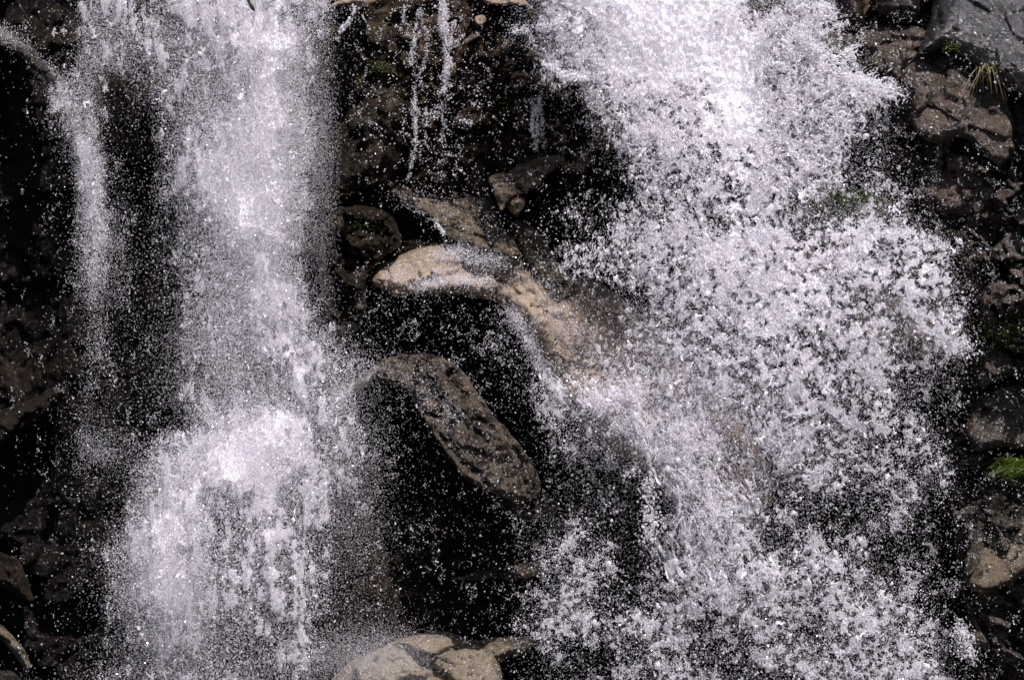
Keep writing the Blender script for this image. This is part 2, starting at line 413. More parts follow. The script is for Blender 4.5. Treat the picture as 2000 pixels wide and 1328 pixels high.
B([(985,440),(1010,425),(1045,440),(1085,500),(1130,560),(1100,590),(1050,560),(1005,510)], .25, .2, .6, M_greytan, 'wet_rock', 'wet grey brown rock joining the sloping slab to the broad ledge', 'rock', R=40, tilt=.3, seed=76)
B([(955,985),(1000,965),(1060,960),(1100,985),(1080,1020),(1010,1015)], .2, .15, .5, M_brown, 'wet_rock', 'small brown rock below the foot of the long slanting boulder', 'rock', R=24, tilt=.3, seed=77)
# left edge
B([(-120,20),(-40,50),(20,66),(62,90),(98,130),(118,165),(98,170),(70,140),(36,104),(0,86),(-60,80),(-130,70)], .0, .16, .5, M_brown, 'ridge_rock', 'narrow brown rock ridge curving down from the upper left edge', 'rock', R=16, tilt=.5, seed=30, step=2.5)
B([(-90,850),(-20,810),(45,785),(112,752),(120,770),(80,815),(45,835),(5,868),(-80,890)], .1, .16, .5, M_dim, 'brown_rock', 'dim brown rock on the left edge, upper of three', 'rock', R=26, tilt=.25, seed=32)
B([(-90,1060),(0,1078),(42,1092),(58,1140),(66,1182),(30,1165),(0,1142),(-80,1130)], .1, .14, .5, M_dim, 'brown_rock', 'dim brown rock on the left edge above the thin curved ridge', 'rock', R=24, tilt=.15, seed=33)
B([(-90,1190),(0,1214),(32,1248),(62,1292),(58,1312),(28,1280),(0,1242),(-80,1226)], .05, .12, .5, M_greytan, 'ridge_rock', 'thin curved tan ridge at the lower left corner', 'rock', R=12, tilt=.3, seed=34, step=2.5)
B([(-120,1290),(-20,1298),(30,1305),(62,1328),(80,1420),(-120,1430)], -.1, .25, .5, M_brown, 'corner_rock', 'pale rock cut by the lower left corner', 'rock', R=30, tilt=.5, seed=35)
# right edge
B([(1680,110),(1760,60),(2250,60),(2250,760),(1985,690),(1915,640),(1890,560),(1840,450),(1760,330),(1700,220)], -.14, .22, .9, M_crag, 'dark_crag', 'large dark wet crag filling the right edge behind the slabs', 'crag', R=60, tilt=.14, seed=71, facet=2.6, rough=1.3)
B([(1850,760),(1930,650),(2250,640),(2250,1480),(1960,1480),(1905,1330),(1880,1150),(1840,960)], .0, .22, .9, M_crag, 'black_crag', 'black mossy crag at the lower right corner', 'crag', R=60, tilt=.08, seed=73, facet=2.4, rough=1.2)
B([(1790,112),(1812,60),(1825,-20),(1815,-150),(2250,-150),(2250,330),(2080,240),(2000,190),(1935,150),(1890,118),(1845,92)], -.05, .38, .9, M_slab, 'grey_slab', 'smooth wet grey slab shining in the upper right corner', 'rock slab', R=85, tilt=.30, tiltx=.06, seed=41, facet=.8, rough=.6)
B([(1672,60),(1725,48),(1800,52),(1846,88),(1900,125),(1965,175),(1985,240),(1965,330),(1915,300),(1885,268),(1820,285),(1780,255),(1770,190),(1740,150),(1695,140)], -.24, .22, .8, M_crag, 'brown_block', 'big wet brown block below the grey slab in the upper right', 'boulder', R=30, tilt=.24, seed=43, facet=1.3, rough=.7,
  grooves=[([(1750,75),(1830,85),(1880,95)], 5, .07), ([(1760,150),(1755,110)], 8, .08)])
B([(1590,66),(1625,55),(1668,68),(1676,98),(1655,118),(1610,112),(1588,92)], .0, .22, .5, M_brown, 'olive_rock', 'rounded olive brown knob wrapped in splashing lace of water', 'rock', R=28, tilt=.2, seed=45)
B([(1622,-30),(1660,-40),(1690,0),(1680,45),(1650,50),(1628,20)], .05, .22, .5, M_shiny, 'wet_rock', 'wet dark knob at the top edge left of the grey slab', 'rock', R=28, seed=46, rough=.75)
B([(1700,-50),(1790,-50),(1800,10),(1790,46),(1740,44),(1712,30)], .0, .26, .6, M_shiny, 'wet_rock', 'wet brown knob at the top edge touching the grey slab', 'rock', R=36, seed=47, rough=.75)
B([(1912,142),(1960,150),(2040,190),(2130,260),(2130,520),(2010,400),(1995,320),(1965,260),(1930,200)], -.15, .22, .7, M_slab, 'edge_slab', 'dull grey slab on the right edge below the grass strands', 'rock slab', R=50, tilt=.3, tiltx=.15, seed=48)
B([(1788,330),(1830,300),(1890,292),(1940,318),(1952,370),(1925,412),(1860,425),(1805,400)], -.20, .20, .6, M_crag, 'round_rock', 'rounded wet grey brown rock right of the green moss patch', 'boulder', R=28, tilt=.25, seed=50, rough=.75)
B([(1955,250),(1985,240),(1995,330),(2012,420),(2000,520),(2060,620),(2000,600),(1950,560),(1945,460),(1962,380)], -.18, .20, .6, M_slab, 'edge_slab', 'tall narrow grey rock on the right edge behind the spray', 'rock slab', R=30, seed=51)
B([(1905,690),(1930,668),(1985,655),(2090,650),(2100,720),(2010,730),(1950,745),(1912,760),(1898,735)], -.2, .25, .6, M_crag, 'brown_ridge', 'wet brown rock under the bright grass tuft on the right edge', 'boulder', R=38, tilt=.4, seed=53, rough=.75)
B([(1880,850),(1895,800),(1925,755),(1965,735),(2100,715),(2110,870),(2010,880),(1960,868),(1905,890)], -.22, .26, .7, M_crag, 'shining_boulder', 'rounded shining wet boulder on the right edge between two grass tufts', 'boulder', R=34, tilt=.32, seed=55, rough=.75)
B([(1862,990),(1895,950),(1945,930),(2010,940),(2100,930),(2100,1020),(1990,1040),(1930,1052),(1900,1130),(1880,1120),(1898,1050)], -.18, .25, .6, M_brown, 'olive_rock', 'olive brown rock under the lower grass tuft on the right edge', 'boulder', R=45, tilt=.4, seed=57)
B([(1885,1140),(1898,1060),(1938,990),(1990,935),(2120,900),(2120,1130),(2005,1112),(1960,1150),(1925,1165)], -.24, .30, .6, M_greytan, 'smooth_rock', 'smooth tan rock low on the right edge beside black rock', 'boulder', R=26, tilt=.4, tiltx=-.1, seed=58, facet=.5)
B([(1540,600),(1600,550),(1700,535),(1790,560),(1850,620),(1820,700),(1700,720),(1590,690)], .05, .25, .6, M_brown, 'hidden_boulder', 'brown boulder half hidden behind the widest part of the right burst', 'boulder', R=70, tilt=.45, seed=60)

# ------------------------------------------------------------------ water: how much of each place is covered
ROWS = """
0115736888 8642112311 4788999984 4641000000
0015657778 8732112312 3678999999 7643100000
0125546667 8631112211 1568999999 7654200000
0155135656 8631112221 1336888899 7666530000
0045124667 8631112211 1124667889 7665420000
0036114678 8631102211 1113677888 7654410000
0026214789 8630002211 1112466578 7654421000
0016224789 8620001111 1122355678 7544432100
0015323678 8520001111 1233556778 6556543100
0005323567 7520001211 1234567788 7677765200
0014323566 8510012321 2344567888 8777776310
0004322466 8621122212 1122456788 8876676410
0002222456 7731122223 3222456778 8776556510
0012222455 7863111223 3223456677 7666545620
0012222345 5875211122 3444555566 7766544310
0012223445 6765211221 2556655555 6766543211
0012212467 8865211111 1444666545 6665543211
0012236789 9865211111 1344467644 6655444110
0011247889 9764211111 1233247744 5554445211
0011257856 8653211111 2333236754 4444453211
0011368746 8643211011 2343335665 4433443211
0012478656 7642111011 3444345665 4544333211
0012478756 7642111011 2454345666 5554443211
0012468756 6642110011 3554345555 5555543100
0011357655 5632110011 4554555445 5455554200
0112346654 5542111111 2433454444 5555565310
1123446555 4531000012 2333445444 4555556310
""".split('\n')
G = np.array([[int(c) for c in r.replace(' ', '')] for r in ROWS if r.strip()], float)

def grid_at(x, y):
    u = np.clip((x - 25) / 50, 0, G.shape[1] - 1.001); v = np.clip((y - 25) / 50, 0, G.shape[0] - 1.001)
    i = u.astype(int); j = v.astype(int); fu = u - i; fv = v - j
    fu = fu * fu * (3 - 2 * fu); fv = fv * fv * (3 - 2 * fv)
    return (G[j, i] * (1 - fu) + G[j, i + 1] * fu) * (1 - fv) + (G[j + 1, i] * (1 - fu) + G[j + 1, i + 1] * fu) * fv

def COVMAP(g):
    g = np.where(g > 2.5, g + .12 * np.clip(1 - np.abs(g - 5) / 3.5, 0, 1) + .0, g)
    return np.interp(g, [0, 1, 2, 3, 4, 5, 6, 7, 8, 9], [.002, .012, .040, .095, .165, .255, .375, .55, .80, .985])

def coverage(x, y):
    a_, b_ = .87 * x + .5 * y, .87 * y - .5 * x
    jx = 56 * (fbm(a_, b_, 44, 301, 4, .6) - .5); jy = 56 * (fbm(a_, b_, 44, 311, 4, .6) - .5)
    am = 1.0 / (1 + np.exp(-(x - 1480) / 60))
    jx = jx + am * 110 * (fbm(b_, a_, 75, 321, 4, .65) - .5); jy = jy + am * 110 * (fbm(b_, a_, 75, 331, 4, .65) - .5)
    return np.clip(COVMAP(grid_at(x + jx, y + jy)) * (1 - .75 * blob(x, y, 1668, 400, 55, 32)), 0, .985)

def flow(x, y):
    """unit direction the water travels, photo pixels"""
    bx, by = x - 1280, (y + 260)
    fx = np.where(x < 720, .10 * np.sin(y / 90), bx / 700)
    fy = np.where(x < 720, 1.0, by / 900 + .25)
    st = blob(x, y, 1250, 850, 240, 220)
    fx = fx * (1 - st) + .55 * st; fy = fy * (1 - st) + .85 * st
    up = blob(x, y, 1650, 200, 140, 170)
    fx = fx * (1 - up) + .9 * up; fy = fy * (1 - up) - .35 * up
    n = np.hypot(fx, fy) + 1e-6
    return fx / n, fy / n

ST = 2.0
gx, gy = np.meshgrid(np.arange(-220, 2221, ST), np.arange(-260, 1560, ST))
cov = coverage(gx, gy)
right = 1 / (1 + np.exp(-(gx - 1010) / 45))           # coarse splashes to the right, fine mist to the left
soft = np.clip(1.2 * blob(gx, gy, 510, 330, 110, 330) + blob(gx, gy, 330, 1120, 90, 180) + blob(gx, gy, 480, 880, 110, 90) + .9 * blob(gx, gy, 1280, 60, 170, 120)
               + .6 * blob(gx, gy, 200, 420, 60, 300), 0, 1)
fx_, fy_ = flow(gx, gy)
# grain stretched along the flow
ug = gx * fx_ + gy * fy_; vg = -gx * fy_ + gy * fx_
ru, rv = .80 * gx + .60 * gy, -.60 * gx + .80 * gy
n1 = fbm(ru, rv, 34, 401, 3, .7)
n2 = fbm(ru * .94 - rv * .34, rv * .94 + ru * .34, 11, 411, 2, .8)
n3 = fbm(gx * 1.0, gy * .45, 9, 421, 2, .7)
n4 = fbm(gx + 10 * n1, gy * .28, 15, 431, 3, .65)
nz = ranked(np.where(gx < 700, .3 * n1 + .2 * n3 + .15 * n2 + .42 * n4, .42 * n1 + .58 * n2))
wgt = np.clip(.25 + 1.4 * cov, 0, np.where(gx < 720, .92, .96)) * (1 - .6 * soft)
sharp = 1 / (1 + np.exp(-(cov - nz) / np.where(gx < 720, .07, .06)))
loc = np.clip((1 - wgt) * cov + wgt * sharp, 0, .985)
solid = (loc > .72) & (cov > .55) & ((gx > 720) | (cov > .70))
left = 1 - 1 / (1 + np.exp(-(gx - 800) / 60))
full = -np.log(1 - loc)
tau = full * (1 - .72 * left * np.clip(cov * 2.2 - .25 + soft, 0, 1)) * (1 - .36 * (1 - left))     # coarse drops
tau = np.where(solid, np.minimum(tau, np.where(cov > .84, .4, .85)), tau)
csm = np.clip(COVMAP(grid_at(gx, gy)), 0, .985)
halo = -np.log(1 - (.45 * csm + .55 * loc)) * left * .86 * np.clip(csm * 5, .22, 1) + .95 * (.22 * csm + .78 * loc) * (1 - left) * np.clip(csm * 3, .2, .8) + 1.0 * soft * cov        # fine mist
halo = halo + .35 * blob(gx, gy, 640, 300, 45, 220) * np.clip((670 - gx) / 60, 0, 1) + .25 * blob(gx, gy, 430, 690, 90, 90) + .30 * blob(gx, gy, 1330, 800, 160, 130) + .5 * blob(gx, gy, 720, 1285, 90, 50) + .15 * blob(gx, gy, 200, 880, 50, 40) + .16 * blob(gx, gy, 690, 930, 60, 190)
halo = np.clip(halo, 0, 3.0) * np.where(solid, .35, 1)

# depth of the water layer
wy_ = -.62 - .25 * right - .30 * blob(gx, gy, 1600, 650, 420, 520) - .15 * blob(gx, gy, 480, 400, 180, 500) - .35 * blob(gx, gy, 400, 1100, 250, 250)
wy_ = wy_ + .45 * blob(gx, gy, 930, 180, 160, 200) + .12 * (fbm(gx, gy, 160, 501) - .5)

def region(x, y):
    r = np.full(x.shape, 3)                                      # right burst
    r[(x < 705)] = 1
    r[(x < 705) & (y > 815 - .2 * (x - 400)) & (x > 150)] = 2
    r[(x < 215) & (y > 20) & (y < 930) & (x < np.where(y < 170, 60 + y * .75, 215))] = 0
    st = seg_dist(x, y, [(1040, 620), (1120, 720), (1300, 850), (1420, 960), (1470, 1100)]) < 85
    r[st] = 4
    r[(x > 705) & (x < 1075) & (y < 345)] = 5
    return r

def base_blob(sub, seed, amp):
    import bmesh
    bm = bmesh.new(); bmesh.ops.create_icosphere(bm, subdivisions=sub, radius=1)
    v = np.array([p.co[:] for p in bm.verts]); f = np.array([[q.index for q in p.verts] for p in bm.faces]); bm.free()
    r = np.random.default_rng(seed)
    d = np.zeros(len(v))
    for _ in range(4):
        w = r.normal(size=3) * 1.6; d += np.sin(v @ w + r.random() * 6)
    v = v * (1 + amp * d / 2)[:, None]
    return v, f
OCT_V = np.array([(1, 0, 0), (-1, 0, 0), (0, 1, 0), (0, -1, 0), (0, 0, 1), (0, 0, -1)], float)
OCT_F = np.array([(0, 2, 4), (2, 1, 4), (1, 3, 4), (3, 0, 4), (2, 0, 5), (1, 2, 5), (3, 1, 5), (0, 3, 5)])

TET_V = np.array([(1, 1, 1), (1, -1, -1), (-1, 1, -1), (-1, -1, 1)], float) * .8
TET_F = np.array([(0, 1, 2), (0, 3, 1), (0, 2, 3), (1, 3, 2)])

def rand_rot(n):
    q = rng.normal(size=(n, 4)); q /= np.linalg.norm(q, axis=1)[:, None]
    w, x, y, z = q.T
    return np.stack([1 - 2 * (y * y + z * z), 2 * (x * y - z * w), 2 * (x * z + y * w),
                     2 * (x * y + z * w), 1 - 2 * (x * x + z * z), 2 * (y * z - x * w),
                     2 * (x * z - y * w), 2 * (y * z + x * w), 1 - 2 * (x * x + y * y)], 1).reshape(n, 3, 3)

def drops_mesh(pos, rad, stretch, fdx, fdz, base):
    """one blob per row, stretched along the flow"""
    bv, bf = base
    n, m = len(pos), len(bv)
    R = rand_rot(n).astype(np.float32)
    v = np.einsum('nij,mj->nmi', R, bv.astype(np.float32)) * rad[:, None, None].astype(np.float32)
    d = np.stack([fdx, 0 * fdx, fdz], 1).astype(np.float32)
    along = np.einsum('nmi,ni->nm', v, d)
    v = v + (along * (stretch - 1)[:, None])[..., None] * d[:, None, :]
    v = v + pos[:, None, :].astype(np.float32)
    f = (bf[None] + (np.arange(n) * m)[:, None, None]).reshape(-1, 3)
    return v.reshape(-1, 3), f

REG = region(gx, gy)
coarse = np.clip(blob(gx, gy, 1150, 480, 150, 260) + .8 * blob(gx, gy, 1260, 980, 90, 160) + .35 * right, 0, 1)
fine_share = np.clip(.72 - .34 * coarse, 0, .97)
big_share = np.clip(.15 * coarse * np.clip(cov * 7 - .4, 0, 1), .0, 1)
mid_share = np.clip(1 - fine_share - big_share, 0, 1)
CLS = {'fine': (fine_share, .66, .30, (TET_V, TET_F)), 'mid': (mid_share, .98, .38, base_blob(1, 1, .55)), 'big': (big_share, 2.7, .40, base_blob(2, 2, .75)), 'mist': (None, .42, .25, (TET_V, TET_F))}

def sample(cls):
    share, r0, sg, base = CLS[cls]
    area = math.pi * r0 * r0 * math.exp(2 * sg * sg) * (.72 if cls in ('fine', 'mist') else .9)
    lam = (halo if cls == 'mist' else tau * share) * ST * ST / area
    cnt = rng.poisson(lam)
    j, i = np.nonzero(cnt)
    rep = np.repeat(np.arange(len(j)), cnt[j, i])
    j, i = j[rep], i[rep]
    x = gx[j, i] + rng.uniform(-ST / 2, ST / 2, len(j)); y = gy[j, i] + rng.uniform(-ST / 2, ST / 2, len(j))
    r = r0 * np.exp(np.clip(sg * rng.normal(size=len(j)), -1, .55))
    dep = wy_[j, i] + rng.normal(size=len(j)) * (.10 + .06 * right[j, i])
    return x, y, r, dep, REG[j, i], cov[j, i]

PARTS = {k: {} for k in range(7)}    # region -> class -> list of (x, y, r, depth)
for cls in CLS:
    x, y, r, dep, rg, cv = sample(cls)
    rg = np.where((cv < .13) & (rg != 5), 6, rg)
    for k in range(7):
        s = rg == k
        PARTS[k].setdefault(cls, []).append((x[s], y[s], r[s], dep[s]))

def add_string(reg, cls, pts, w, r0, dens, depth, sg=.35, seed=0):
    if cls == 'mid' and r0 < 2.6: r0, dens, w = r0 * .45, dens * 3.6, w * 1.1
    if cls == 'fine': cls, r0, dens = 'mist', .45, dens * 1.5
    """ropes of joined drops along a polyline"""
    P = np.array(pts, float); sl = np.hypot(*np.diff(P, axis=0).T); L = sl.sum()
    n = int(L * dens); t = rng.random(n) * L
    cs = np.concatenate([[0], np.cumsum(sl)])
    x = np.interp(t, cs, P[:, 0]); y = np.interp(t, cs, P[:, 1])
    g_ = fbm(t, t * 0 + seed * 7.3, 14, 750 + seed, 3)
    kp = g_ > rng.uniform(.25, .62, n)
    t, x, y = t[kp], x[kp], y[kp]; n = len(t)
    wob = (fbm(t + 99 * seed, t * 0, 22, 700 + seed) - .5) * 22
    x = x + wob * .6 + rng.normal(size=n) * w; y = y + rng.normal(size=n) * w
    PARTS[reg].setdefault(cls, []).append((x, y, r0 * np.exp(sg * rng.normal(size=n)), depth + rng.normal(size=n) * .03))

# short curling ropes torn off the splash: walkers that start where there is water and drift with it
def walkers(n, x0, x1, y0, y1, lo, hi, r0, steps, reg=None, turn=.5, cls='mid'):
    x = rng.uniform(x0, x1, n * 6); y = rng.uniform(y0, y1, n * 6)
    c = coverage(x, y); k = (c > lo) & (c < hi); x, y = x[k][:n], y[k][:n]
    fx, fy = flow(x, y); a = np.arctan2(fy, fx) + rng.normal(size=len(x)) * .7
    i = np.clip(((x - gx[0, 0]) / ST).astype(int), 0, gx.shape[1] - 1); j = np.clip(((y - gy[0, 0]) / ST).astype(int), 0, gx.shape[0] - 1)
    dep = wy_[j, i] - .05 + rng.normal(size=len(x)) * .12; rad = r0 * np.exp(.3 * rng.normal(size=len(x)))
    rg0 = REG[j, i]
    nst = rng.integers(steps // 3, steps, len(x))
    curl = rng.normal(size=len(x)) * turn * .5
    for s in range(steps):
        live = nst > s
        if not live.any(): break
        rr = rad * (1 - .5 * s / nst) * np.exp(.2 * rng.normal(size=len(x)))
        for q in range(7):
            m = live & (rg0 == q)
            if m.any(): PARTS[q].setdefault(cls, []).append((x[m].copy(), y[m].copy(), rr[m], dep[m] + rng.normal(size=m.sum()) * .01))
        x = x + np.cos(a) * rad * 1.25; y = y + np.sin(a) * rad * 1.25
        a = a + curl + rng.normal(size=len(x)) * turn * .6
walkers(4500, 1150, 1950, 0, 1328, .25, .85, 1.15, 9, turn=.9)
walkers(1500, 1480, 1780, -40, 380, .2, .9, 1.5, 18, turn=.6)
walkers(1500, 1000, 1400, 60, 560, .12, .8, 1.4, 8, turn=.9)
walkers(2200, 130, 700, -20, 1328, .2, .85, .9, 8)
walkers(1300, 1250, 1560, 820, 1250, .3, .9, .95, 30, turn=.06)
walkers(500, 1010, 1250, 620, 900, .3, .9, .85, 28, turn=.06)

T = [([(862,-60),(866,20),(868,60),(872,95),(874,120),(866,150),(870,165),(862,190)], 3.2, 2.0, 2.2), ([(858,-60),(862,30),(868,62)], 5.0, 2.2, 1.6),
     ([(822,45),(836,70),(834,110),(822,150),(818,175),(808,205),(815,225),(812,255)], 2.6, 1.5, 1.3), 
     ([(812,250),(810,290),(804,330),(800,352)], 2.2, 1.3, 1.0), ([(1036,190),(1042,235),(1046,275),(1042,300)], 2.0, 1.3, 1.6), ([(1052,190),(1060,240),(1062,290)], 2.2, 1.1, 1.0),
     ([(862,265),(870,290),(878,305)], 2.4, 1.8, 1.5), ([(900,235),(925,240)], 4, 1.8, 1.4), ([(848,428),(856,445),(868,458)], 2.2, 1.7, 1.6), ([(790,40),(806,60),(802,120)], 2, 1.1, .7),
     ([(878,78),(890,82),(905,66)], 1.6, 1.3, .9), ([(820,245),(845,225),(870,205)], 6, 1.4, 1.2)]
for k, (p, w, r, d) in enumerate(T): add_string(5, 'mid', p, w, r, d, -.30 if p[0][1] < 340 else -.42, seed=k)
for k in range(34):
    x0 = rng.choice([rng.uniform(785, 900), rng.uniform(800, 830), rng.uniform(1030, 1068)]); y0 = rng.uniform(-10, 300) if x0 < 950 else rng.uniform(170, 280)
    L_ = rng.uniform(14, 60); a_ = rng.normal() * 4
    add_string(5, 'mid', [(x0, y0), (x0 + a_, y0 + L_ * .5), (x0 + a_ * rng.uniform(-.5, 2), y0 + L_)], rng.uniform(.8, 2.6), rng.uniform(1.0, 1.9), rng.uniform(.5, 1.1), -.28, seed=120 + k)
T = [([(690,15),(684,35),(676,50),(668,55)], 2.6, 2.0, 1.5), ([(664,55),(672,52),(672,62),(664,64),(662,56)], 1.2, 1.6, 1.5), ([(654,78),(662,74)], 1.5, 1.8, 1.5), ([(640,0),(620,14),(600,40)], 7, 1.5, 3.0),
     ([(712,30),(718,60)], 1.4, 1.1, .8), ([(262,-10),(256,12),(243,32),(240,52)], 2.2, 1.4, 1.6), ([(280,-10),(278,25),(288,48),(284,80),(294,98)], 1.9, 1.4, 1.5), ([(294,-10),(300,26),(306,48),(306,62)], 1.9, 1.3, 1.5),
     ([(240,50),(262,62),(286,80)], 3, 1.3, 1.2), ([(325,200),(340,222),(345,236)], 2.4, 1.7, 1.4), ([(192,150),(202,160),(206,178)], 2.2, 1.7, 1.4), ([(104,52),(108,70)], 2, 1.9, 1.5), ([(118,58),(122,64)], 3, 2.2, 1.5),
     ([(185,690),(175,760),(160,850),(190,890),(232,882)], 10, 1.0, 1.6)]
for k, (p, w, r, d) in enumerate(T): add_string(1, 'mid', p, w, r, d, -.62, seed=20 + k)
T = [([(-120,30),(-40,55),(20,70),(62,96),(92,135),(112,172),(140,215),(160,262),(172,330)], 10, .9, 9), ([(100,150),(130,200),(152,250),(168,310),(178,420)], 13, 1.0, 12), ([(148,360),(150,430),(150,520),(146,600)], 3.0, 1.5, 1.0),
     ([(178,330),(188,430),(190,560),(190,700)], 12, .9, 5)]
for k, (p, w, r, d) in enumerate(T): add_string(0, 'fine', p, w, r, d, -.35, seed=40 + k)
T = [([(1275,935),(1262,965),(1278,985),(1265,1012),(1282,1025),(1262,1050)], 9, 2.55, 2.6), ([(1255,865),(1262,875)], 5, 2.5, 1), ([(1140,1035),(1100,1075),(1080,1085)], 6, 2.4, 1.2), ([(1225,930),(1240,915)], 5, 2.5, 1),
     ([(1840,660),(1880,670),(1895,690)], 9, 2.2, 4), ([(1780,485),(1830,470)], 8, 2, 3.5), ([(1870,1220),(1885,1250),(1895,1290)], 9, 2.2, 3.5), ([(1580,125),(1600,72),(1625,55),(1655,45),(1665,38)], 2.6, 2.1, 2.0), ([(1500,30),(1560,70),(1600,100)], 7, 2.2, 2.4),
     ([(1690,175),(1735,165),(1765,180)], 10, 1.8, 1.0), ([(1110,40),(1060,50),(1000,60)], 5, 1.8, 2.0), ([(1070,120),(1100,150),(1140,150)], 6, 2.4, 2.0), ([(1230,265),(1270,250),(1330,290)], 9, 2.4, 2.5)]
for k, (p, w, r, d) in enumerate(T): add_string(3, 'mid', p, w, r, d, -1.15 if k != 7 else -.55, seed=60 + k)
# film of water running over the broad tan ledge and the slope below it
T = [([(760,545),(830,510),(900,495),(960,520)], 11, .8, 9.6), ([(800,560),(880,545),(960,550)], 8, .8, 18), ([(840,500),(900,492),(960,505),(1020,540)], 9, .8, 9), ([(700,700),(760,705),(820,740),(900,840)], 22, .8, 5), ([(990,595),(1020,650),(1060,720),(1110,780)], 9, .9, 21), ([(1060,560),(1110,640),(1170,740)], 16, .9, 15), ([(1000,500),(1060,540)], 14, 1.2, 1.2),
     ([(770,375),(900,400),(980,450)], 14, .8, 2.2), ([(790,400),(850,430),(880,460)], 5, 1.1, 1.6)]
for k, (p, w, r, d) in enumerate(T): add_string(4, 'fine', p, w, r, d, -.50, seed=80 + k)
add_string(1, 'fine', [(700,742),(670,760),(650,790),(640,830)], 8, 1.0, 12, -.45, seed=90)

LAB = {0: ('waterfall', 'thin grey strand of water curving off the ridge and down the left side', 'waterfall'),
       1: ('waterfall', 'tall misty white fall pouring straight down left of the dark mossy rock', 'waterfall'),
       2: ('waterfall', 'bright white plume bursting up and out at the foot of the tall left fall', 'waterfall'),
       3: ('waterfall', 'wide exploding white burst of coarse drops filling the right half', 'waterfall'),
       4: ('waterfall', 'streaky stream sliding off the broad tan ledge down to the right', 'waterfall'),
       5: ('trickle', 'thin broken trickles running down the brown rock between the two big falls', 'trickle')}
# ragged sheets of solid water inside the thick parts
sx, sy = gx + 1.8 * (fbm(gx, gy, 5, 631, 1) - .5), gy + 1.8 * (fbm(gx, gy, 5, 635, 1) - .5)
keep = (cov + .30 * (fbm(gx, gy, 36, 641, 3) - .5) > np.where(gx > 720, .56, .64)) & ((loc > .45) | (cov > .9))
sreg = REG
swy = wy_ + .02 + np.where(gx < 720, .26, .12) * (fbm(sx, sy * .25, 26, 601, 4, .6) - .5) + .05 * (fbm(sx, sy, 10, 611, 2) - .5)
SV = at(sx, sy, swy).reshape(-1, 3)
sidx = np.arange(sx.size).reshape(sx.shape)
cell = keep[:-1, :-1] & keep[1:, :-1] & keep[1:, 1:] & keep[:-1, 1:]
quads = np.stack([sidx[:-1, :-1], sidx[1:, :-1], sidx[1:, 1:], sidx[:-1, 1:]], -1)

# torn lace: connected strands and webs where the water breaks up
lx, ly = np.meshgrid(np.arange(-200, 2050, 2.0), np.arange(-240, 1500, 2.0))
LACE = []
for li, (sc, seed, off, wmul) in enumerate([(26, 801, -.14, .8), (15, 821, -.02, .9), (10, 841, .06, .9)]):
    fx, fy = flow(lx, ly)
    lc = coverage(lx, ly)
    strong = blob(lx, ly, 1330, 1000, 200, 260) + .8 * blob(lx, ly, 1080, 760, 90, 110) + .35 * (lx < 700)
    k_ = np.clip(strong, 0, 1)
    # two webs: a round one, and one drawn out along the stream that runs down to the right (or straight down on the left)
    wxx = lx + 16 * (fbm(lx, ly, 28, seed + 5, 3) - .5); wyy = ly + 16 * (fbm(lx, ly, 28, seed + 9, 3) - .5)
    a = np.abs(fbm(.77 * wxx + .64 * wyy, .77 * wyy - .64 * wxx, sc, seed, 3, .55) - .5) * 2
    al, ac = wxx * .45 + wyy * .89, wxx * .89 - wyy * .45
    a2 = np.abs(fbm(al * .13, ac, sc * .62, seed + 31, 3, .6) - .5) * 2
    a3 = np.abs(fbm(wyy * .5, wxx, sc * .6, seed + 37, 3, .6) - .5) * 2
    a = np.where(lx < 700, a3, np.where(fbm(lx, ly, 40, seed + 41, 3) < k_ * 1.1 - .08, a2, a))
    wid = np.clip(.10 * wmul + .16 * lc, 0, .3) * np.clip((lc - .06) / .18, 0, 1) * (.35 + 1.3 * fbm(lx, ly, 70, seed + 13, 3)) * np.where(lx < 700, .40, .56 + .3 * k_)
    wid = wid * np.where(lc > .9, 0, 1)
    wid = wid * (1 - .9 * np.clip(blob(lx, ly, 900, 560, 190, 90) * 1.4, 0, 1))
    inn = a < wid
    cell_ = inn[:-1, :-1] & inn[1:, :-1] & inn[1:, 1:] & inn[:-1, 1:]
    ii = np.clip(((lx - gx[0, 0]) / ST).astype(int), 0, gx.shape[1] - 1); jj = np.clip(((ly - gy[0, 0]) / ST).astype(int), 0, gx.shape[0] - 1)
    rel = np.sqrt(np.clip(1 - a / np.maximum(wid, 1e-4), 0, 1))
    dep = wy_[jj, ii] + off + .30 * (fbm(lx, ly, 60, seed + 17, 3) - .5) - .022 * rel
    jx = lx + 1.5 * (fbm(lx, ly, 4, seed + 21, 1) - .5); jy = ly + 1.5 * (fbm(lx, ly, 4, seed + 25, 1) - .5)
    LACE.append((at(jx, jy, dep).reshape(-1, 3), cell_, REG[jj, ii][:-1, :-1]))
    print('lace', cell_.sum())
lidx = np.arange(lx.size).reshape(lx.shape)
lq = np.stack([lidx[:-1, :-1], lidx[1:, :-1], lidx[1:, 1:], lidx[:-1, 1:]], -1)

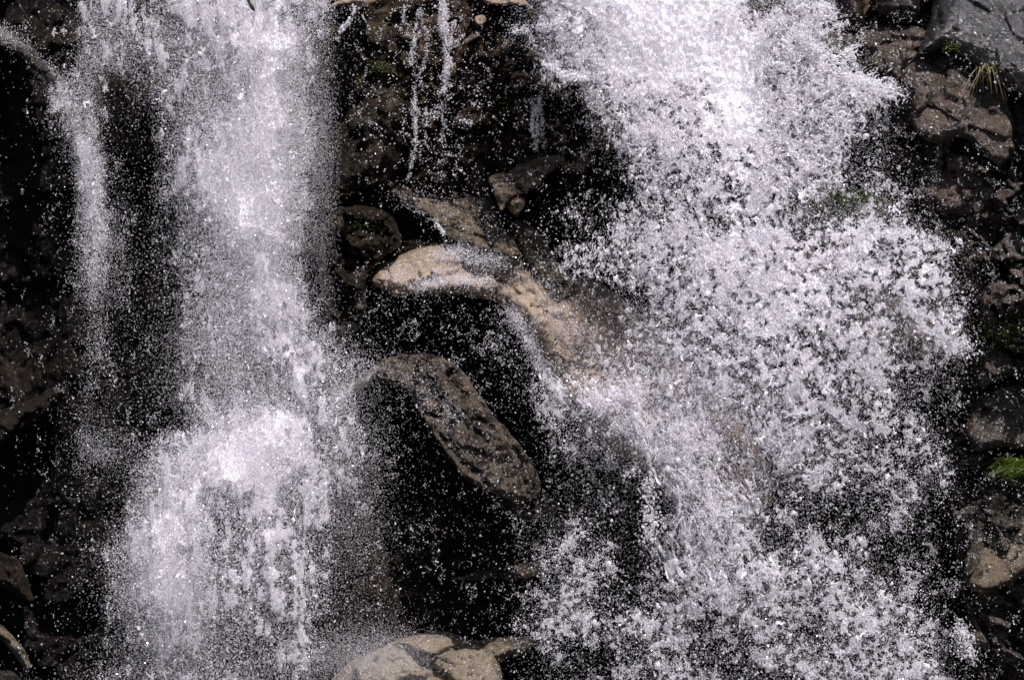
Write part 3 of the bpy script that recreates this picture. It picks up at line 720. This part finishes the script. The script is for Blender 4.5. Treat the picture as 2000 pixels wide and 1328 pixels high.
def build_drops(k, parent=None):
    out = []
    for cls, name in (('mist', 'mist'), ('fine', 'fine_spray'), ('mid', 'spray'), ('big', 'splash')):
        a = PARTS[k].get(cls)
        if not a: continue
        x, y, r, dep = (np.concatenate(c) for c in zip(*a))
        if not len(x): continue
        fx, fy = flow(x, y)
        fx = fx + .5 * rng.normal(size=len(x)); fy = fy + .5 * rng.normal(size=len(x))
        nn = np.hypot(fx, fy) + 1e-6
        st = 1 + np.minimum(np.abs(rng.normal(size=len(x))), 1.6) * (.5 if cls in ('mid', 'big') else .3)
        v, f = drops_mesh(at(x, y, dep), r * S, st, fx / nn, -fy / nn, CLS[cls][3])
        m = len(CLS[cls][3][0])
        cl = np.clip(rng.beta(2.0, 1.3, len(x)) * (.95 if cls in ('mid', 'big') else .6), 0, 1)
        out.append((name, cls, v, f, np.repeat(cl, m)))
        print('drops', k, cls, len(x))
    return out

BASE = {k: tuple(float(q) for q in at(np.array(x * 1.0), np.array(y * 1.0), np.array(-.5))) for k, (x, y) in {0: (180, 900), 1: (500, 820), 2: (430, 1500), 3: (1500, 1500), 4: (1450, 1150), 5: (860, 345)}.items()}
for k in range(6 if WATER else 0):
    nm, lab, cat = LAB[k]
    s = REG == k
    c0 = at(gx[s & (cov > .3)].mean() if (s & (cov > .3)).any() else 900.0, gy[s].max(), -.6)
    root = tag(empty(nm, BASE[k]), lab, cat, 'waterfalls on the cliff' if cat == 'waterfall' else None)
    for name, cls, v, f, cl in build_drops(k):
        o = mesh_obj(name, v, f, {'big': M_drop, 'mist': M_mist, 'fine': M_mist}.get(cls, M_spray), root, smooth=cls in ('mid', 'big'), attrs=None if cls in ('mist', 'fine') else {'clarity': cl})
        o['kind'] = 'stuff'
    vs, fs, off = [], [], 0
    for LV, lcell, lreg in LACE:
        q = lq[lcell & (lreg == k)]
        if len(q) < 50: continue
        used = np.unique(q); remap = np.full(lx.size, -1); remap[used] = np.arange(len(used))
        vs.append(LV[used]); fs.append(remap[q] + off); off += len(used)
    if vs:
        o = mesh_obj('torn_lace', np.concatenate(vs), np.concatenate(fs), M_lace, root)
        o['kind'] = 'stuff'
    q = quads[cell & (sreg[:-1, :-1] == k)]
    if len(q) > 50:
        used = np.unique(q); remap = np.full(sx.size, -1); remap[used] = np.arange(len(used))
        mesh_obj('water_sheet', SV[used], remap[q], M_sheet, root)
root = None
vs, fs, cs_, off = [], [], [], 0
for name, cls, v, f, cl in (build_drops(6)):
    cs_.append(cl); vs.append(v); fs.append(f + off); off += len(v)
o = mesh_obj('loose_spray', np.concatenate(vs), np.concatenate(fs), M_spray, attrs={'clarity': np.concatenate(cs_)})
tag(o, 'scattered loose droplets sparkling in front of the black rock', 'spray', kind='stuff')

# ------------------------------------------------------------------ plants
def plant_mat(name, c, c2):
    m, t, p, out = nt(name)
    N, L = t.nodes.new, t.links.new
    nz = N('ShaderNodeTexNoise'); nz.inputs['Scale'].default_value = 25
    cr = N('ShaderNodeValToRGB'); cr.color_ramp.elements[0].position = .4; cr.color_ramp.elements[1].position = .6
    cr.color_ramp.elements[0].color = (*c, 1); cr.color_ramp.elements[1].color = (*c2, 1)
    tc = N('ShaderNodeTexCoord'); L(tc.outputs['Object'], nz.inputs['Vector']); L(nz.outputs['Fac'], cr.inputs['Fac']); L(cr.outputs['Color'], p.inputs['Base Color'])
    p.inputs['Roughness'].default_value = .45
    tr = N('ShaderNodeBsdfTranslucent'); L(cr.outputs['Color'], tr.inputs['Color'])
    mx = N('ShaderNodeMixShader'); mx.inputs[0].default_value = .35
    L(p.outputs[0], mx.inputs[1]); L(tr.outputs[0], mx.inputs[2]); L(mx.outputs[0], out.inputs['Surface'])
    return m
M_grass = plant_mat('grass_green', (.07, .13, .012), (.17, .22, .03))
M_straw = plant_mat('dry_grass', (.22, .17, .08), (.32, .25, .13))
M_moss = plant_mat('moss_green', (.04, .075, .008), (.10, .13, .02))
M_bark = plant_mat('bark', (.02, .013, .010), (.04, .028, .02))

def blades(name, px, py, depth, n, ln, spread, mat, label, cat, droop=.8, width=2.0, up=1.0, seed=0, sx=1.0):
    r = np.random.default_rng(seed)
    vs, fs = [], []
    for k in range(n):
        x, y, d = px + r.normal() * spread * sx, py + r.normal() * spread * .45, depth + r.normal() * .05
        a = r.normal() * .7; L = ln * r.uniform(.5, 1.15); dx, dy = math.sin(a), up * abs(math.cos(a))
        b = len(vs); m = 6; w = width * r.uniform(.6, 1.2); tw = r.uniform(-.5, .5)
        for s in range(m + 1):
            t = s / m
            qx = x + dx * L * t * (1 + .4 * t); qy = y - dy * L * t + droop * L * t * t; qd = d - .0025 * L * t * (1 if up > 0 else .3)
            ww = w * (1 - t) ** .7 * .5 + .12
            vs += [at(np.array(qx - ww), np.array(qy), np.array(qd)), at(np.array(qx + ww), np.array(qy + tw), np.array(qd + tw * .01))]
            if s: fs.append((b + 2 * s - 2, b + 2 * s - 1, b + 2 * s + 1, b + 2 * s))
    return tag(mesh_obj(name, np.array(vs), np.array(fs), mat), label, cat, kind='stuff' if cat == 'moss' else None)

blades('grass_tuft', 1965, 650, -.58, 260, 34, 24, M_grass, 'bright green grass tuft on the right edge above the wet brown rock', 'grass tuft', seed=1)
blades('grass_tuft', 1992, 915, -.58, 240, 38, 20, M_grass, 'green grass tuft low on the right edge above the olive brown rock', 'grass tuft', seed=2)
blades('fern_sprig', 1942, 132, -.56, 34, 17, 9, M_grass, 'small green sprig growing from the crack beside the hanging straw', 'plant', seed=3)
blades('fern_sprig', 1855, 92, -.56, 40, 8, 10, M_grass, 'tiny green sprig in the crack under the shining grey slab', 'plant', seed=4)
blades('dry_grass', 1932, 128, -.56, 22, 46, 8, M_straw, 'pale dry straw hanging down the right rocks below the small sprig', 'dry grass', droop=1.6, up=.25, width=1.2, seed=5, sx=1.6)
blades('moss_patch', 1665, 400, -.25, 1500, 11, 30, M_moss, 'green moss patch glimpsed through the right burst of spray', 'moss', seed=6, width=2.4)
blades('moss_patch', 706, 440, -.16, 150, 5, 26, M_moss, 'dull moss growing on the dark rock beside the left fall', 'moss', seed=7)
blades('moss_patch', 738, 130, .28, 160, 5, 14, M_moss, 'thin moss on the dark cliff right of the curl of water', 'moss', seed=8, sx=.8)

def tube(name, pts, rad, mat, label, cat, depth):
    P = at(np.array([p[0] for p in pts], float), np.array([p[1] for p in pts], float), np.array([depth + p[2] for p in pts]))
    vs, fs = [], []; m = 8
    for i, p in enumerate(P):
        d = P[min(i + 1, len(P) - 1)] - P[max(i - 1, 0)]; d = d / np.linalg.norm(d)
        a = np.cross(d, (0, 1, 0)); a /= np.linalg.norm(a); b = np.cross(d, a)
        for k in range(m):
            t = 2 * math.pi * k / m; vs.append(p + rad[i] * S * (a * math.cos(t) + b * math.sin(t)))
        if i:
            for k in range(m): fs.append(((i - 1) * m + k, (i - 1) * m + (k + 1) % m, i * m + (k + 1) % m, i * m + k))
    return tag(mesh_obj(name, np.array(vs), np.array(fs), mat), label, cat)
tube('twig', [(425,-130,.1), (455,-60,.05), (478,-18,0), (484,-2,0), (488,8,0), (492,14,0), (495,19,0), (497,23,0)], [5, 4, 3, 2.4, 2.6, 3.6, 3.0, .6], M_bark, 'dark bare twig tip hanging into view over the top of the left fall', 'twig', -2.0)
